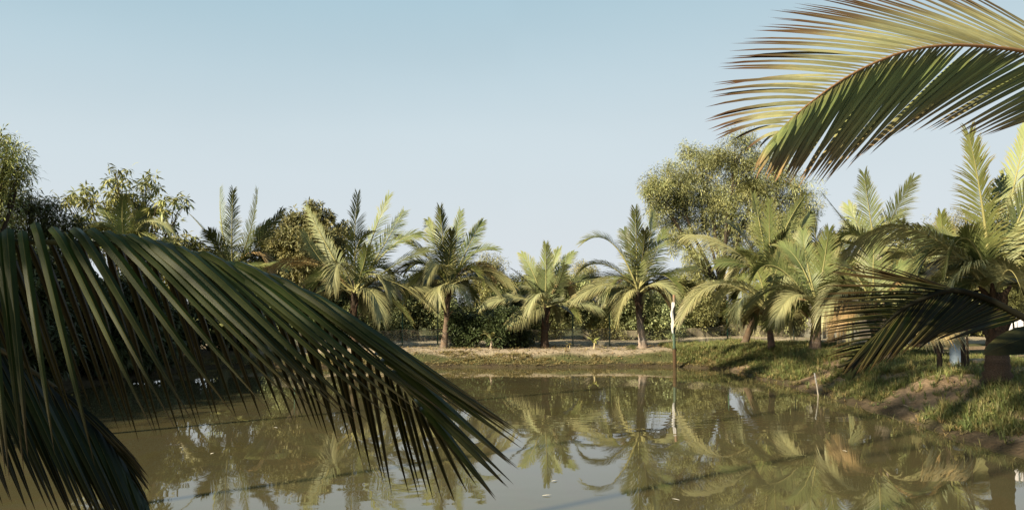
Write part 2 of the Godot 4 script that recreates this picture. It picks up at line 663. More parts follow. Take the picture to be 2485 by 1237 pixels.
func setting() -> void:
	var s := Shape.new()
	var xs := steps(-15.0, 16.0, 0.2, 600.0)
	var zs := steps(-40.0, 0.0, 0.2, 600.0)
	var hs := PackedFloat32Array()
	hs.resize(xs.size() * zs.size())
	for j in zs.size():
		for i in xs.size():
			hs[j * xs.size() + i] = land(xs[i], zs[j])
	var soil := Color(0.46, 0.38, 0.28)
	var sand := Color(0.45, 0.39, 0.29)
	var mud := Color(0.075, 0.058, 0.036)
	var turf := Color(0.105, 0.11, 0.045)
	var dry := Color(0.3, 0.215, 0.14)
	for j in zs.size():
		for i in xs.size():
			var x: float = xs[i]
			var z: float = zs[j]
			var i0 := maxi(i - 1, 0)
			var i1 := mini(i + 1, xs.size() - 1)
			var j0 := maxi(j - 1, 0)
			var j1 := mini(j + 1, zs.size() - 1)
			var w := xs.size()
			var gx: float = (hs[j * w + i1] - hs[j * w + i0]) / (xs[i1] - xs[i0])
			var gz: float = (hs[j1 * w + i] - hs[j0 * w + i]) / (zs[j1] - zs[j0])
			var sd := edge(x, z)
			var n1 := noise.get_noise_2d(x * 14.0, z * 14.0)
			var n2 := noise.get_noise_2d(x * 60.0 + 9.0, z * 60.0)
			var c := soil
			if z < -27.0:   # far bank: turf by the water, bare earth under the palms, sand beyond the net
				c = turf.lerp(soil, smoothstep(0.9, 1.7, sd + n1))
				c = c.lerp(sand, smoothstep(-33.6, -34.6, z) * smoothstep(-39.0, -37.0, z))
				c = c.lerp(turf, smoothstep(-38.0, -41.0, z))
			if x > 6.5:
				var side := turf.lerp(dry, smoothstep(0.0, 0.25, n1 + n2 * 0.5 + smoothstep(-23.0, -18.0, z) * 0.42 - 0.1))
				side = side.lerp(sand * 0.8, smoothstep(12.2, 12.8, x + n1) * smoothstep(14.6, 14.0, x + n1))
				c = c.lerp(side, smoothstep(6.5, 8.0, x) * smoothstep(-33.0, -31.0, z))
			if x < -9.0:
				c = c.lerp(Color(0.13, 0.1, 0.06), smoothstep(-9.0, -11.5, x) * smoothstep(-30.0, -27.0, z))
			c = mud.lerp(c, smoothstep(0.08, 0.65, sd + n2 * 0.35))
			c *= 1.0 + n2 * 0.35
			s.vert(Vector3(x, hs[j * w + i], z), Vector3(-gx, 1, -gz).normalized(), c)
	for j in zs.size() - 1:
		for i in xs.size() - 1:
			var a := j * xs.size() + i
			var b := a + xs.size()
			s.tri(a, a + 1, b)
			s.tri(a + 1, b + 1, b)
	var g := alone(s, "ground", M.ground)
	g.set_meta("kind", "structure")

	# the pond: a still, muddy surface with faint ripples and one patch of rings
	var wtr := Shape.new()
	var step := 0.1
	var nx := int(22.0 / step)
	var nz := int(27.0 / step)
	for j in nz + 1:
		for i in nx + 1:
			var x := -13.0 + i * step
			var z := -30.0 + j * step
			var h := ripple(x, z)
			var gx := (ripple(x + 0.03, z) - h) / 0.03
			var gz := (ripple(x, z + 0.03) - h) / 0.03
			var c := Color(0.074, 0.065, 0.034) * (1.0 + noise.get_noise_2d(x * 7.0, z * 7.0) * 0.25)
			wtr.vert(Vector3(x, h, z), Vector3(-gx, 1, -gz).normalized(), c)
	for j in nz:
		for i in nx:
			var a := j * (nx + 1) + i
			var b := a + nx + 1
			wtr.tri(a, a + 1, b)
			wtr.tri(a + 1, b + 1, b)
	var p := alone(wtr, "pond_water", M.water)
	p.set_meta("kind", "structure")

func ripple(x: float, z: float) -> float:
	var h := noise.get_noise_2d(x * 26.0, z * 34.0) * 0.00035
	h += noise.get_noise_2d(x * 70.0 + 40.0, z * 130.0) * 0.00014
	for r in [[3.6, -15.0, 3.4, 1.7, 0.0004], [-1.4, -9.4, 2.4, 0.8, 0.0003], [1.0, -20.0, 4.0, 1.2, 0.0003]]:      # breaths of wind crossing the pond
		var u: float = (x - r[0]) / r[2]
		var w: float = (z - r[1]) / r[3]
		h += r[4] * sin(z * 15.0 + x * 0.9 + noise.get_noise_2d(x * 30.0, z * 22.0) * 7.0) * exp(-u * u - w * w)
	return h

# ---------------------------------------------------------------- trees and hedge behind
func clumps_at(list: Array, far: float, deep: float) -> Array:
	var out := []
	for c in list:
		out.append([at(c[0], c[1], far + rnd(-1, 1) * deep), c[2] * far / LENS])
	return out

func background() -> void:
	rng.seed = 1001
	var big := at(1752, 760, 40.0)
	big.y = land(big.x, big.z)
	tree("willow_like_tree", "tall broad olive tree with fine hanging leaves behind the palms", "tree", big,
		clumps_at([[1640, 445, 72], [1700, 405, 66], [1785, 372, 62], [1845, 425, 76], [1905, 480, 74], [1950, 530, 46], [1618, 510, 62], [1700, 505, 88], [1790, 490, 88], [1860, 560, 66], [1645, 580, 42], [1765, 585, 62], [1595, 465, 40], [1690, 625, 34], [1920, 570, 50]], 40.0, 1.4),
		"fine", Color(0.32, 0.33, 0.15), 0.78, 0.2, "", 1.1)
	var mango := at(735, 760, 37.0)
	mango.y = land(mango.x, mango.z)
	tree("mango_tree", "round dense tree with broad leathery leaves left of centre", "tree", mango,
		clumps_at([[735, 585, 64], [685, 590, 48], [795, 585, 46], [735, 545, 44], [775, 530, 32], [680, 645, 44], [805, 640, 46], [702, 535, 27], [645, 575, 26], [832, 565, 28], [760, 506, 20], [815, 600, 34], [740, 650, 50], [655, 610, 30]], 37.0, 1.0), "mango", Color(0.2, 0.19, 0.085), 0.8, 0.14)
	var loose := at(310, 760, 28.0)
	loose.y = land(loose.x, loose.z)
	tree("loose_crowned_tree", "open crowned tree with drooping pale leaves in separate sprays at left", "tree", loose,
		clumps_at([[282, 430, 34], [360, 446, 34], [205, 476, 34], [330, 486, 36], [400, 500, 30], [442, 490, 20], [165, 486, 24], [255, 500, 36], [300, 530, 40], [370, 540, 34], [225, 540, 36], [425, 545, 18], [285, 470, 26], [300, 585, 46], [385, 595, 42], [215, 590, 46], [340, 640, 50], [440, 620, 34]], 28.0, 1.4), "loose", Color(0.27, 0.28, 0.105), 0.3, 0.09, "", 1.0, Color(0.2, 0.16, 0.11))
	var tall := at(-60, 760, 20.0)
	tall.y = land(tall.x, tall.z)
	tree("tall_leafy_tree", "tall leafy tree cut off by the left edge of the photo", "tree", tall,
		clumps_at([[-10, 385, 62], [45, 412, 30], [10, 450, 50], [-60, 440, 90], [20, 350, 26], [-20, 520, 70]], 20.0, 0.6), "fine", Color(0.27, 0.29, 0.1), 0.7, 0.16)
	var dark := at(90, 760, 21.5)
	dark.y = land(dark.x, dark.z)
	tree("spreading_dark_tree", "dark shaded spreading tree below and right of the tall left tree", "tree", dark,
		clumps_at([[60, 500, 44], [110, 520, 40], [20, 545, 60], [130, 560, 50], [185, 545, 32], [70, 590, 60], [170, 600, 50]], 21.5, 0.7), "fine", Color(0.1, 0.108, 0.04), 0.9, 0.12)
	var low := at(470, 760, 33.0)
	low.y = land(low.x, low.z)
	tree("small_leafy_tree", "small leafy tree between the two leftmost palms", "tree", low,
		clumps_at([[430, 590, 34], [475, 600, 34], [510, 640, 50], [620, 650, 46], [420, 660, 60], [390, 600, 38], [365, 650, 50]], 33.0, 0.8), "loose", Color(0.17, 0.17, 0.065), 0.4, 0.08)
	# pale treetops over the hedge
	for r in [[1185, 655, 40.0, 44, "pale treetop over the hedge between the second and third centre palms", Color(0.26, 0.25, 0.1)], [1418, 668, 41.0, 40, "pale treetop over the hedge right of the middle palm", Color(0.28, 0.26, 0.11)],
			[1690, 690, 42.0, 52, "pale bushy treetop below the hanging limbs of the olive tree", Color(0.25, 0.24, 0.1)], [2335, 575, 38.0, 75, "yellowish treetop between the two tallest right palms", Color(0.3, 0.27, 0.1)],
			[2200, 660, 40.0, 80, "yellow green tree behind the trunk with white fibre", Color(0.2, 0.2, 0.08)], [2440, 640, 36.0, 90, "leafy tree behind the large palm at right edge", Color(0.17, 0.18, 0.07)], [2020, 660, 40.0, 80, "shaded leafy tree behind the palm thicket", Color(0.15, 0.16, 0.06)]]:
		var f := at(r[0], 760, r[2])
		f.y = land(f.x, f.z)
		tree("small_tree", r[4], "tree", f, clumps_at([[r[0], r[1], r[3]], [r[0] - r[3] * 0.7, r[1] + 30, r[3] * 0.7], [r[0] + r[3] * 0.7, r[1] + 34, r[3] * 0.7], [r[0], r[1] + 60, r[3]]], r[2], 0.6), "fine", r[5], 0.75, 0.07, "pale trees behind the hedge")
	# the hedge of wild shrubs beyond the sandy track
	var where := ["behind the left palms", "behind the golden frond", "behind the largest centre left palm", "left of the second centre palm", "behind the second centre palm", "behind the hibiscus bush", "left of the middle palm", "behind the middle palm", "right of the middle palm", "left of the white trunk palm", "behind the white trunk palm", "behind the white cloth pole", "right of the white cloth pole", "under the arching pale frond", "left of the palm thicket", "behind the palm thicket", "behind the pale wall", "right of the pale wall", "behind the thatch", "behind the right edge palm"]
	for i in where.size():
		var x := -13.0 + i * 1.95
		bush("olive hedge shrub " + where[i], x + rnd(-0.4, 0.4), -39.5 + rnd(-0.9, 0.9), 2.7, 2.5 + 0.7 * sin(i * 1.9) + (0.8 if i > 13 or i < 4 else 0.0), "bush", tint(Color(0.28, 0.295, 0.13), 0.2), 0.8, "bush", "shrubs of the hedge", "hedge_shrub")
	# undergrowth on the left bank, its shade painted into the dark leaf colour
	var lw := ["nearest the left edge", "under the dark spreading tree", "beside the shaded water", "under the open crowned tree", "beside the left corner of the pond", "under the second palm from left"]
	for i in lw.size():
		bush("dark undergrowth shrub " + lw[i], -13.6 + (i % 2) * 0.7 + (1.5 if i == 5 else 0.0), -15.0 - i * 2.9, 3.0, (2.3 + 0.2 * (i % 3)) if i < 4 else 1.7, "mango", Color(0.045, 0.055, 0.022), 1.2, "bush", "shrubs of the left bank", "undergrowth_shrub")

# ---------------------------------------------------------------- the palms round the pond
func palms() -> void:
	rng.seed = 1018
	var brown := Color(0.2, 0.14, 0.095)
	var dark := Color(0.1, 0.07, 0.05)
	var pale := Color(0.5, 0.42, 0.36)
	palm("leftmost palm, only its arching top showing under the open crowned tree", Vector2(305, 605), 305, 27.0,
		[[296, 540, 298, 476, 0.5, 0], [350, 540, 412, 562, 0.6, 1], [258, 555, 205, 560, 0.3, 0], [275, 545, 245, 505, -0.3, 0], [340, 530, 392, 520, -0.4, 0], [365, 590, 430, 640, 0.4, 0], [250, 600, 190, 650, 0.4, 0], [330, 545, 350, 505, -0.6, 4]], 4, 0.6, brown, dark)
	palm("second palm from left, upright dark fronds like a shuttlecock", Vector2(565, 660), 556, 32.0,
		[[562, 565, 565, 462, 0.7, 0], [540, 565, 533, 458, -0.5, 2], [604, 570, 624, 462, 0.2, 4], [507, 575, 446, 508, 0.2, 0], [520, 640, 470, 625, 0.5, 0], [628, 590, 682, 512, 0.2, 4], [612, 585, 655, 540, -0.8, 0], [640, 640, 690, 650, 0.3, 0], [530, 600, 505, 560, 0.9, 4], [600, 660, 640, 710, 0.6, 0], [520, 680, 480, 720, 0.5, 0]], 4, 0.72, brown, dark)
	palm("third palm from left, largest of the far row, with a golden drooping frond", Vector2(860, 705), 862, 30.8,
		[[860, 590, 868, 472, 0.4, 0], [902, 580, 944, 474, -0.5, 0], [925, 605, 980, 512, -0.6, 2], [866, 600, 908, 562, 1.2, 0], [950, 598, 1022, 572, 0.1, 0], [962, 640, 1038, 606, 0.4, 4], [965, 660, 1060, 672, -0.5, 4], [800, 610, 744, 502, -0.5, 0], [790, 645, 736, 566, 0.3, 0], [765, 640, 658, 648, 0.5, 3], [780, 680, 712, 712, 0.8, 1], [826, 640, 808, 690, 1.3, 1], [940, 680, 1056, 758, 0.6, 1], [902, 706, 925, 770, 1.0, 1], [985, 690, 1048, 712, -0.3, 1], [880, 650, 890, 600, 0.9, 0], [930, 720, 990, 770, 0.3, 0]], 5, 0.8, brown, dark, 0.16, 70)
	palm("palm with a straight ringed grey trunk beside the dark shrub, centre left", Vector2(1090, 692), 1077, 31.4,
		[[1076, 595, 1068, 505, 0.3, 0], [1103, 600, 1118, 512, -0.9, 2], [1132, 608, 1170, 538, -0.3, 0], [1062, 600, 1038, 534, -1.1, 0], [1030, 615, 968, 575, 0.2, 0], [1020, 640, 948, 672, 0.3, 4], [1040, 655, 985, 722, 0.5, 0], [1066, 640, 1036, 672, 1.4, 1], [1142, 622, 1202, 606, 0.3, 0], [1165, 655, 1244, 690, 0.4, 1], [1152, 678, 1208, 712, 0.8, 1], [1108, 692, 1134, 726, 1.3, 1], [1090, 620, 1096, 560, 0.8, 4], [1065, 695, 1068, 728, 1.1, 1]], 4, 0.7, Color(0.33, 0.25, 0.19), dark)
	palm("low middle palm with stout dark trunk and bright fan of young fronds", Vector2(1325, 742), 1322, 31.4,
		[[1325, 665, 1325, 594, 0.3, 2], [1295, 665, 1266, 616, -0.8, 2], [1357, 662, 1392, 612, -0.7, 2], [1350, 700, 1370, 643, 1.1, 4], [1286, 692, 1240, 652, 0.7, 4], [1252, 722, 1172, 742, 0.3, 1], [1286, 752, 1238, 776, 1.0, 1], [1398, 732, 1454, 750, 0.5, 1], [1386, 690, 1452, 676, 0.0, 4], [1308, 712, 1284, 748, 1.4, 1], [1340, 660, 1356, 605, -0.6, 2]], 4, 0.62, dark * 1.3, dark, 0.17)
	palm("palm with a smooth whitish lower trunk left of the pole", Vector2(1548, 702), 1560, 31.4,
		[[1545, 605, 1542, 508, 0.5, 0], [1572, 610, 1584, 516, -0.8, 2], [1588, 620, 1612, 560, -0.5, 0], [1488, 592, 1416, 588, 0.1, 0], [1472, 642, 1411, 656, 0.3, 0], [1482, 688, 1392, 726, 0.5, 1], [1520, 712, 1500, 772, 0.8, 1], [1615, 668, 1688, 648, -0.5, 4], [1598, 688, 1637, 728, 0.8, 1], [1622, 690, 1694, 700, -0.8, 4], [1530, 615, 1515, 560, -0.5, 4], [1560, 620, 1565, 560, 0.9, 4]], 4, 0.76, pale, dark * 1.2, 0.16)
	palm("leaning palm whose pale frond arches down towards the white cloth pole", Vector2(1858, 742), 1872, 27.6,
		[[1742, 690, 1648, 776, 0.4, 1], [1805, 722, 1792, 775, 1.4, 1], [1800, 690, 1740, 690, -0.4, 0], [1840, 660, 1800, 610, 0.2, 0], [1910, 690, 1960, 700, 0.4, 1], [1880, 670, 1900, 600, -0.5, 0], [1900, 740, 1925, 790, 0.8, 1]], 4, 0.72, Color(0.3, 0.2, 0.16), dark)
	palm("tall palm rising before the olive tree with pale spear fronds", Vector2(1868, 672), 1800, 30.0,
		[[1850, 575, 1828, 472, -0.2, 0], [1868, 585, 1868, 488, 0.4, 0], [1902, 565, 1952, 478, 0.0, 2], [1932, 580, 1968, 515, -0.5, 2], [1768, 600, 1664, 572, 0.3, 1], [1800, 640, 1740, 640, 0.6, 0], [1950, 620, 2012, 648, 0.2, 0], [1930, 650, 1985, 700, 0.5, 1], [1815, 590, 1770, 545, -0.4, 4], [1880, 620, 1905, 565, 0.8, 4], [1830, 660, 1780, 720, 0.7, 0]], 4, 0.75, brown, dark)
	palm("palm with splayed old leaf stalks on the grassy right bank corner", Vector2(1985, 745), 1975, 25.8,
		[[1902, 692, 1812, 748, 0.5, 1], [1890, 650, 1832, 668, 0.1, 0], [1942, 640, 1896, 596, -0.2, 0], [2000, 640, 2012, 560, 0.0, 0], [2060, 682, 2112, 705, 0.4, 1], [1935, 715, 1882, 775, 0.8, 1], [1960, 640, 1950, 560, -0.5, 0], [2040, 650, 2090, 610, -0.3, 0], [2040, 735, 2062, 800, 0.7, 1]], 4, 0.72, Color(0.3, 0.22, 0.17), Color(0.2, 0.15, 0.1), 0.2)
	var fibre := palm("tall palm with white fibre round its top and a broad bright upright frond", Vector2(2125, 612), 2126, 29.0,
		[[2112, 522, 2098, 422, 0.2, 2], [2165, 530, 2216, 434, 0.0, 4], [2062, 550, 1998, 470, 0.2, 4], [2055, 590, 1990, 590, 0.4, 0], [2150, 570, 2188, 512, -0.5, 2], [2080, 630, 2020, 680, 0.4, 0], [2185, 610, 2260, 640, 0.3, 0], [2090, 560, 2060, 500, -0.7, 2], [2170, 660, 2210, 720, 0.5, 1]], 4, 0.85, brown, dark)
	var fs := Shape.new()
	for i in 60:
		var g := rnd(0, TAU)
		var p := at(2126, rnd(596, 625), 29.0) + Vector3(cos(g), 0, sin(g)) * 0.2
		fs.blade(p, p + Vector3(cos(g) * 0.06, -0.2, sin(g) * 0.06), p + Vector3(cos(g) * 0.1, -0.45, sin(g) * 0.1), p + Vector3(cos(g) * 0.1 + rnd(-0.1, 0.1), -rnd(0.6, 0.95), sin(g) * 0.1), Vector3(cos(g), 0.1, sin(g)), 0.07, [Color(0.62, 0.5, 0.44), Color(0.6, 0.48, 0.42), Color(0.4, 0.3, 0.22)], 3, 0.0)
	part(fs, "fibre", M.cloth, fibre, fibre.position)
	palm("large close palm at right edge with thick dark trunk and very long fronds", Vector2(2412, 700), 2412, 15.4,
		[[2385, 500, 2352, 326, 0.3, 0], [2452, 500, 2498, 296, -0.3, 2], [2470, 540, 2540, 380, 0.4, 2], [2235, 562, 2058, 604, 0.2, 1], [2365, 650, 2310, 692, 0.6, 1], [2452, 655, 2488, 735, 0.7, 1], [2330, 620, 2240, 560, -0.6, 0], [2500, 600, 2600, 560, 0.2, 0], [2340, 690, 2270, 770, 0.3, 0], [2480, 620, 2560, 480, -0.6, 0], [2420, 560, 2440, 430, -0.8, 0]], 5, 0.7, Color(0.2, 0.135, 0.095), dark * 0.8, 0.24, 90, 18)
	palm("palm with a bulging pale foot half hidden by the dark frond", Vector2(2120, 745), 2142, 21.5,
		[[2050, 700, 1995, 760, 0.3, 1], [2080, 670, 2030, 640, -0.2, 0], [2160, 680, 2200, 640, -0.3, 0], [2180, 720, 2240, 760, 0.2, 1], [2120, 650, 2125, 570, -0.4, 0], [2070, 740, 2030, 800, 0.6, 3]], 4, 0.7, Color(0.45, 0.35, 0.28), Color(0.2, 0.15, 0.1), 0.24)
	palm("shaded palm deep in the thicket left of the tall fibre palm", Vector2(2010, 680), 2015, 31.5,
		[[1985, 600, 1975, 520, 0.3, 0], [2040, 605, 2062, 540, -0.3, 4], [1950, 640, 1890, 640, 0.3, 0], [1960, 690, 1900, 730, 0.4, 1], [2060, 650, 2120, 650, 0.3, 0], [2070, 690, 2120, 740, 0.4, 1], [1990, 640, 1950, 580, 0.5, 4], [2020, 630, 2030, 570, 0.7, 0]], 4, 0.8, brown, dark)
	palm("palm in the rear row right of the tall fibre palm", Vector2(2215, 690), 2220, 29.0,
		[[2200, 620, 2190, 540, 0.3, 0], [2245, 620, 2268, 560, -0.3, 4], [2160, 650, 2110, 650, 0.4, 1], [2160, 700, 2110, 750, 0.4, 0], [2265, 650, 2320, 660, 0.3, 0], [2265, 700, 2310, 750, 0.4, 1]], 4, 0.8, brown, dark)
	palm("palm seen between the right edge palm and the thatch", Vector2(2290, 690), 2270, 24.0,
		[[2240, 640, 2190, 660, 0.2, 0], [2290, 600, 2285, 520, 0.0, 0], [2340, 640, 2390, 620, 0.2, 0], [2320, 620, 2350, 560, -0.4, 2], [2250, 620, 2220, 560, -0.4, 0], [2340, 690, 2370, 750, 0.4, 1]], 4, 0.7, brown, dark)

# ---------------------------------------------------------------- net fence
func fence() -> void:
	rng.seed = 1035
	var z := -33.0
	var o := thing("net_fence", Vector3(0, land(0, z), z), "low fence of pale sagging net on thin green posts behind the far palms", "fence")
	var xs := [-12.0, -9.2, -6.6, -4.65, -3.15, -1.5, 0.6, 2.6, 4.15, 6.9, 9.2, 12.0, 14.5, 17.5]
	for i in xs.size() - 1:
		var s := Shape.new()
		var r := Shape.new()
		var m := 30
		var pts := []
		for k in m + 1:
			var t := float(k) / m
			var x: float = lerpf(xs[i], xs[i + 1], t)
			var y0 := land(x, z) - 0.02
			var y1 := land(x, z) + 0.72 - 0.09 * sin(t * PI) + 0.03 * sin(i * 2.1)
			var zz := z + 0.05 * sin(t * PI * 3.0 + i)
			var c := Color(0.42, 0.37, 0.28) * rnd(0.6, 1.25)
			s.vert(Vector3(x, y0, zz), Vector3(0.06 * sin(k * 1.3), 0, 1), c)
			s.vert(Vector3(x, (y0 + y1) * 0.5, zz + 0.05 * sin(k * 0.9 + i)), Vector3(0.08 * cos(k * 1.9), 0.05, 1).normalized(), c)
			s.vert(Vector3(x, y1, z), Vector3(0, 0, 1), c)
			pts.append(Vector3(x, y1 + 0.01, z))
		for k in m:
			for q in 2:
				var a := k * 3 + q
				s.tri(a, a + 1, a + 3)
				s.tri(a + 3, a + 1, a + 4)
		part(s, "net_panel", M.net, o, o.position)
		var rad := []
		for k in pts.size():
			rad.append(0.009)
		r.tube(pts, rad, 5, [Color(0.3, 0.26, 0.18)])
		part(r, "top_rope", M.rib, o, o.position)
	for i in xs.size():
		var p := Shape.new()
		var x: float = xs[i] + rnd(-0.02, 0.02)
		var y := land(x, z)
		var tall: float = [1.75, 1.9, 1.85, 2.0, 1.95, 1.8, 1.2, 1.6, 1.95, 1.3, 1.7, 1.75, 1.3, 1.4][i]
		p.tube([Vector3(x, y - 0.2, z - 0.06), Vector3(x, y + tall, z - 0.06)], [0.032, 0.03], 8, [Color(0.02, 0.075, 0.05)])
		part(p, "post", M.paint, o, o.position)

# ---------------------------------------------------------------- things on and behind the right bank
func right_bank() -> void:
	rng.seed = 1052
	# pale shed behind the palms
	var f := at(2065, 800, 36.0)
	f.y = land(f.x, f.z)
	var shed := thing("garden_shed", f, "pale plastered shed behind the palms of the right bank", "shed")
	var s := Shape.new()
	s.box(f + Vector3(0, 1.15, -1.2), Vector3(3.0, 2.3, 2.2), Color(0.25, 0.24, 0.2))
	part(s, "wall", M.wall, shed, f)
	s = Shape.new()
	s.box(f + Vector3(0, 2.42, -1.15), Vector3(3.5, 0.1, 2.9), Color(0.2, 0.18, 0.15), Basis(Vector3.RIGHT, 0.12))
	part(s, "roof", M.wall, shed, f)
	s = Shape.new()
	s.box(f + Vector3(0.8, 0.9, -0.085), Vector3(0.75, 1.8, 0.06), Color(0.16, 0.13, 0.1))
	part(s, "door", M.paint, shed, f)
	s = Shape.new()
	s.box(f + Vector3(-0.7, 1.35, -0.085), Vector3(0.6, 0.6, 0.05), Color(0.09, 0.09, 0.09))
	part(s, "window", M.paint, shed, f)
	for x in [-1.5, 1.5]:
		s = Shape.new()
		s.tube([f + Vector3(x, -0.1, 0.15), f + Vector3(x, 2.45, 0.15)], [0.05, 0.045], 8, [Color(0.2, 0.14, 0.1)])
		part(s, "post", M.bark, shed, f)

	# thatched shelter on two posts
	var t0 := at(2280, 905, 18.0)
	t0.y = land(t0.x, t0.z)
	var hut := thing("thatched_shelter", t0, "small shelter of dry yellow palm thatch on two dark posts", "shelter")
	for q in [[2278, 18.0], [2336, 18.3]]:
		var p := at(q[0], 830, q[1])
		var g := land(p.x, p.z)
		s = Shape.new()
		s.tube([Vector3(p.x, g - 0.2, p.z), Vector3(p.x + 0.02, (g + p.y) * 0.5, p.z), Vector3(p.x, p.y + 0.3, p.z)], [0.06, 0.055, 0.05], 8, [Color(0.11, 0.08, 0.06)])
		part(s, "post", M.bark, hut, t0)
	for layer in 3:
		s = Shape.new()
		for i in 40:
			var u := rnd(0, 1)
			var p := at(lerpf(2222, 2322, u), 784 + layer * 11, 18.2 - layer * 0.12)
			var fall := rnd(0.18, 0.52)
			var fan := (u - 0.35) * 0.5 + rnd(-0.1, 0.1)
			var e := p + Vector3(fan * fall, -fall, 0.34)
			var c := tint(Color(0.42, 0.34, 0.18), 0.25)
			s.blade(p, p.lerp(e, 0.35) + Vector3(0, 0.05, 0.02), p.lerp(e, 0.7) + Vector3(0, 0.03, 0.02), e, Vector3(0, 0.5, 0.85), 0.045, [c * 0.8, c, c], 3, 0.0)
		part(s, "thatch_layer", M.grass, hut, t0)
	# pale blue upright drum beyond the shelter
	var d := at(2322, 870, 20.0)
	d.y = land(d.x, d.z)
	s = Shape.new()
	s.tube([d - Vector3(0, 0.05, 0), d + Vector3(0, 0.03, 0), d + Vector3(0, 0.25, 0), d + Vector3(0, 0.27, 0), d + Vector3(0, 0.29, 0), d + Vector3(0, 0.5, 0), d + Vector3(0, 0.52, 0), d + Vector3(0, 0.54, 0), d + Vector3(0, 0.72, 0), d + Vector3(0, 0.75, 0)], [0.15, 0.155, 0.155, 0.165, 0.155, 0.155, 0.165, 0.155, 0.152, 0.13], 16, [Color(0.2, 0.26, 0.33)])
	tag(alone(s, "plastic_drum", M.paint, d), "pale blue upright plastic drum behind the shelter posts", "drum")
	# washing hung behind the right edge palm
	var h := at(2435, 770, 19.0)
	var line := thing("hanging_cloth", h, "white cloth hanging in folds behind the right edge palm", "cloth")
	for k in 2:
		s = Shape.new()
		for j in 9:
			for i in 13:
				var u := i / 12.0
				var w := j / 8.0
				s.vert(h + Vector3(k * 0.42 - 0.15 + u * 0.36, 0.05 - w * (0.42 + 0.1 * k), 0.04 * sin(u * 14.0 + w) * (0.3 + w)), Vector3(-0.5 * cos(u * 14.0 + w), 0, 1).normalized(), Color(0.72, 0.7, 0.74))
		for j in 8:
			for i in 12:
				var a := j * 13 + i
				s.tri(a, a + 1, a + 13)
				s.tri(a + 1, a + 14, a + 13)
		part(s, "cloth", M.cloth, line, h)
	s = Shape.new()
	s.tube([h + Vector3(-0.9, 0.08, 0), h + Vector3(0, 0.05, 0), h + Vector3(1.6, 0.1, 0)], [0.006, 0.006, 0.006], 5, [Color(0.3, 0.3, 0.3)])
	part(s, "line", M.paint, line, h)
	for x in [-0.9, 1.6]:
		s = Shape.new()
		s.tube([Vector3(h.x + x, land(h.x + x, h.z) - 0.1, h.z), Vector3(h.x + x, h.y + 0.15, h.z)], [0.03, 0.025], 7, [Color(0.14, 0.1, 0.07)])
		part(s, "post", M.bark, line, h)
	# stepping slabs
	var sl := at(2385, 882, 20.5)
	sl.y = land(sl.x, sl.z)
	s = Shape.new()
	s.box(sl + Vector3(0, 0.06, 0), Vector3(0.9, 0.22, 0.5), Color(0.42, 0.36, 0.27), Basis(Vector3.UP, 0.3))
	tag(alone(s, "concrete_block", M.wall, sl), "low pale concrete block on the path past the shelter", "block")

	# grass on both banks
	var blade := Shape.new()
	for i in 9:
		var g := rnd(0, TAU)
		var out := Vector3(cos(g), 0, sin(g))
		var p := out * rnd(0.0, 0.07)
		var ht := rnd(0.12, 0.24)
		blade.blade(p, p + Vector3(0, ht * 0.4, 0), p + out * 0.03 + Vector3(0, ht * 0.75, 0), p + out * rnd(0.04, 0.12) + Vector3(0, ht, 0), out + Vector3(0, 0.3, 0), 0.012, [Color(0.6, 0.6, 0.6), Color.WHITE, Color(1.25, 1.2, 1.1)], 3, 0.0)
	var tuft := blade.mesh()
	var places := []
	var tints := []
	var tries := 0
	while places.size() < 21000 and tries < 200000:
		tries += 1
		var right := rng.randf() < 0.72
		var x := rnd(6.2, 15.0) if right else rnd(-12.0, 9.0)
		var z := rnd(-33.0, -8.0) if right else rnd(-33.5, -27.5)
		var sd := edge(x, z)
		var n1 := noise.get_noise_2d(x * 14.0, z * 14.0)
		var n2 := noise.get_noise_2d(x * 60.0 + 9.0, z * 60.0)
		if sd < 0.02 or sd > 6.0:
			continue
		if not right and sd > 0.9 + n1 * 1.5 and rng.randf() > 0.04:
			continue
		if right and (n1 + n2 * 0.5 + smoothstep(-23.0, -18.0, z) * 0.42 > 0.23) and rng.randf() > 0.1:
			continue
		if sd < 0.3 and rng.randf() > 0.4:
			continue
		var sc := (rnd(0.55, 1.25) if rng.randf() > 0.03 else rnd(1.3, 2.0)) * (0.75 if right else 0.45) * lerpf(0.65, 1.1, smoothstep(0.0, 0.7, sd))
		places.append(Transform3D(Basis(Vector3.UP, rnd(0, TAU)).scaled(Vector3(1.3, sc, 1.3)), Vector3(x, land(x, z) - 0.01, z)))
		var c := Color(0.12, 0.145, 0.048) if right else Color(0.25, 0.215, 0.1)
		c = c.lerp(Color(0.28, 0.21, 0.1), clampf(rnd(-0.5, 0.7) + (0.4 if sd < 0.25 else 0.0), 0, 1))
		tints.append(tint(c, 0.25))
	var gr := scatter("bank_grass", tuft, M.grass, places, tints, self)
	tag(gr, "short grass growing on the far and right banks", "grass", "", "stuff")
	# sparse blades standing in the shallow water
	places = []
	tints = []
	tries = 0
	while places.size() < 170 and tries < 60000:
		tries += 1
		var x := rnd(4.5, 8.6)
		var z := rnd(-27.0, -9.0)
		var sd := edge(x, z)
		if sd > -0.05 or sd < -1.5 or rng.randf() < -sd * 0.6:
			continue
		places.append(Transform3D(Basis(Vector3.UP, rnd(0, TAU)).scaled(Vector3(0.9, rnd(0.4, 1.0), 0.9)), Vector3(x, -0.03, z)))
		tints.append(tint(Color(0.13, 0.12, 0.05), 0.3))
	var ws := Shape.new()
	for i in 3:
		var g := i * 2.2
		var out := Vector3(cos(g), 0, sin(g))
		ws.blade(Vector3.ZERO, Vector3(0, 0.09, 0), out * 0.03 + Vector3(0, 0.16, 0), out * 0.1 + Vector3(0, 0.18, 0), out + Vector3(0, 0.3, 0), 0.011, [Color.WHITE, Color.WHITE], 3, 0.0)
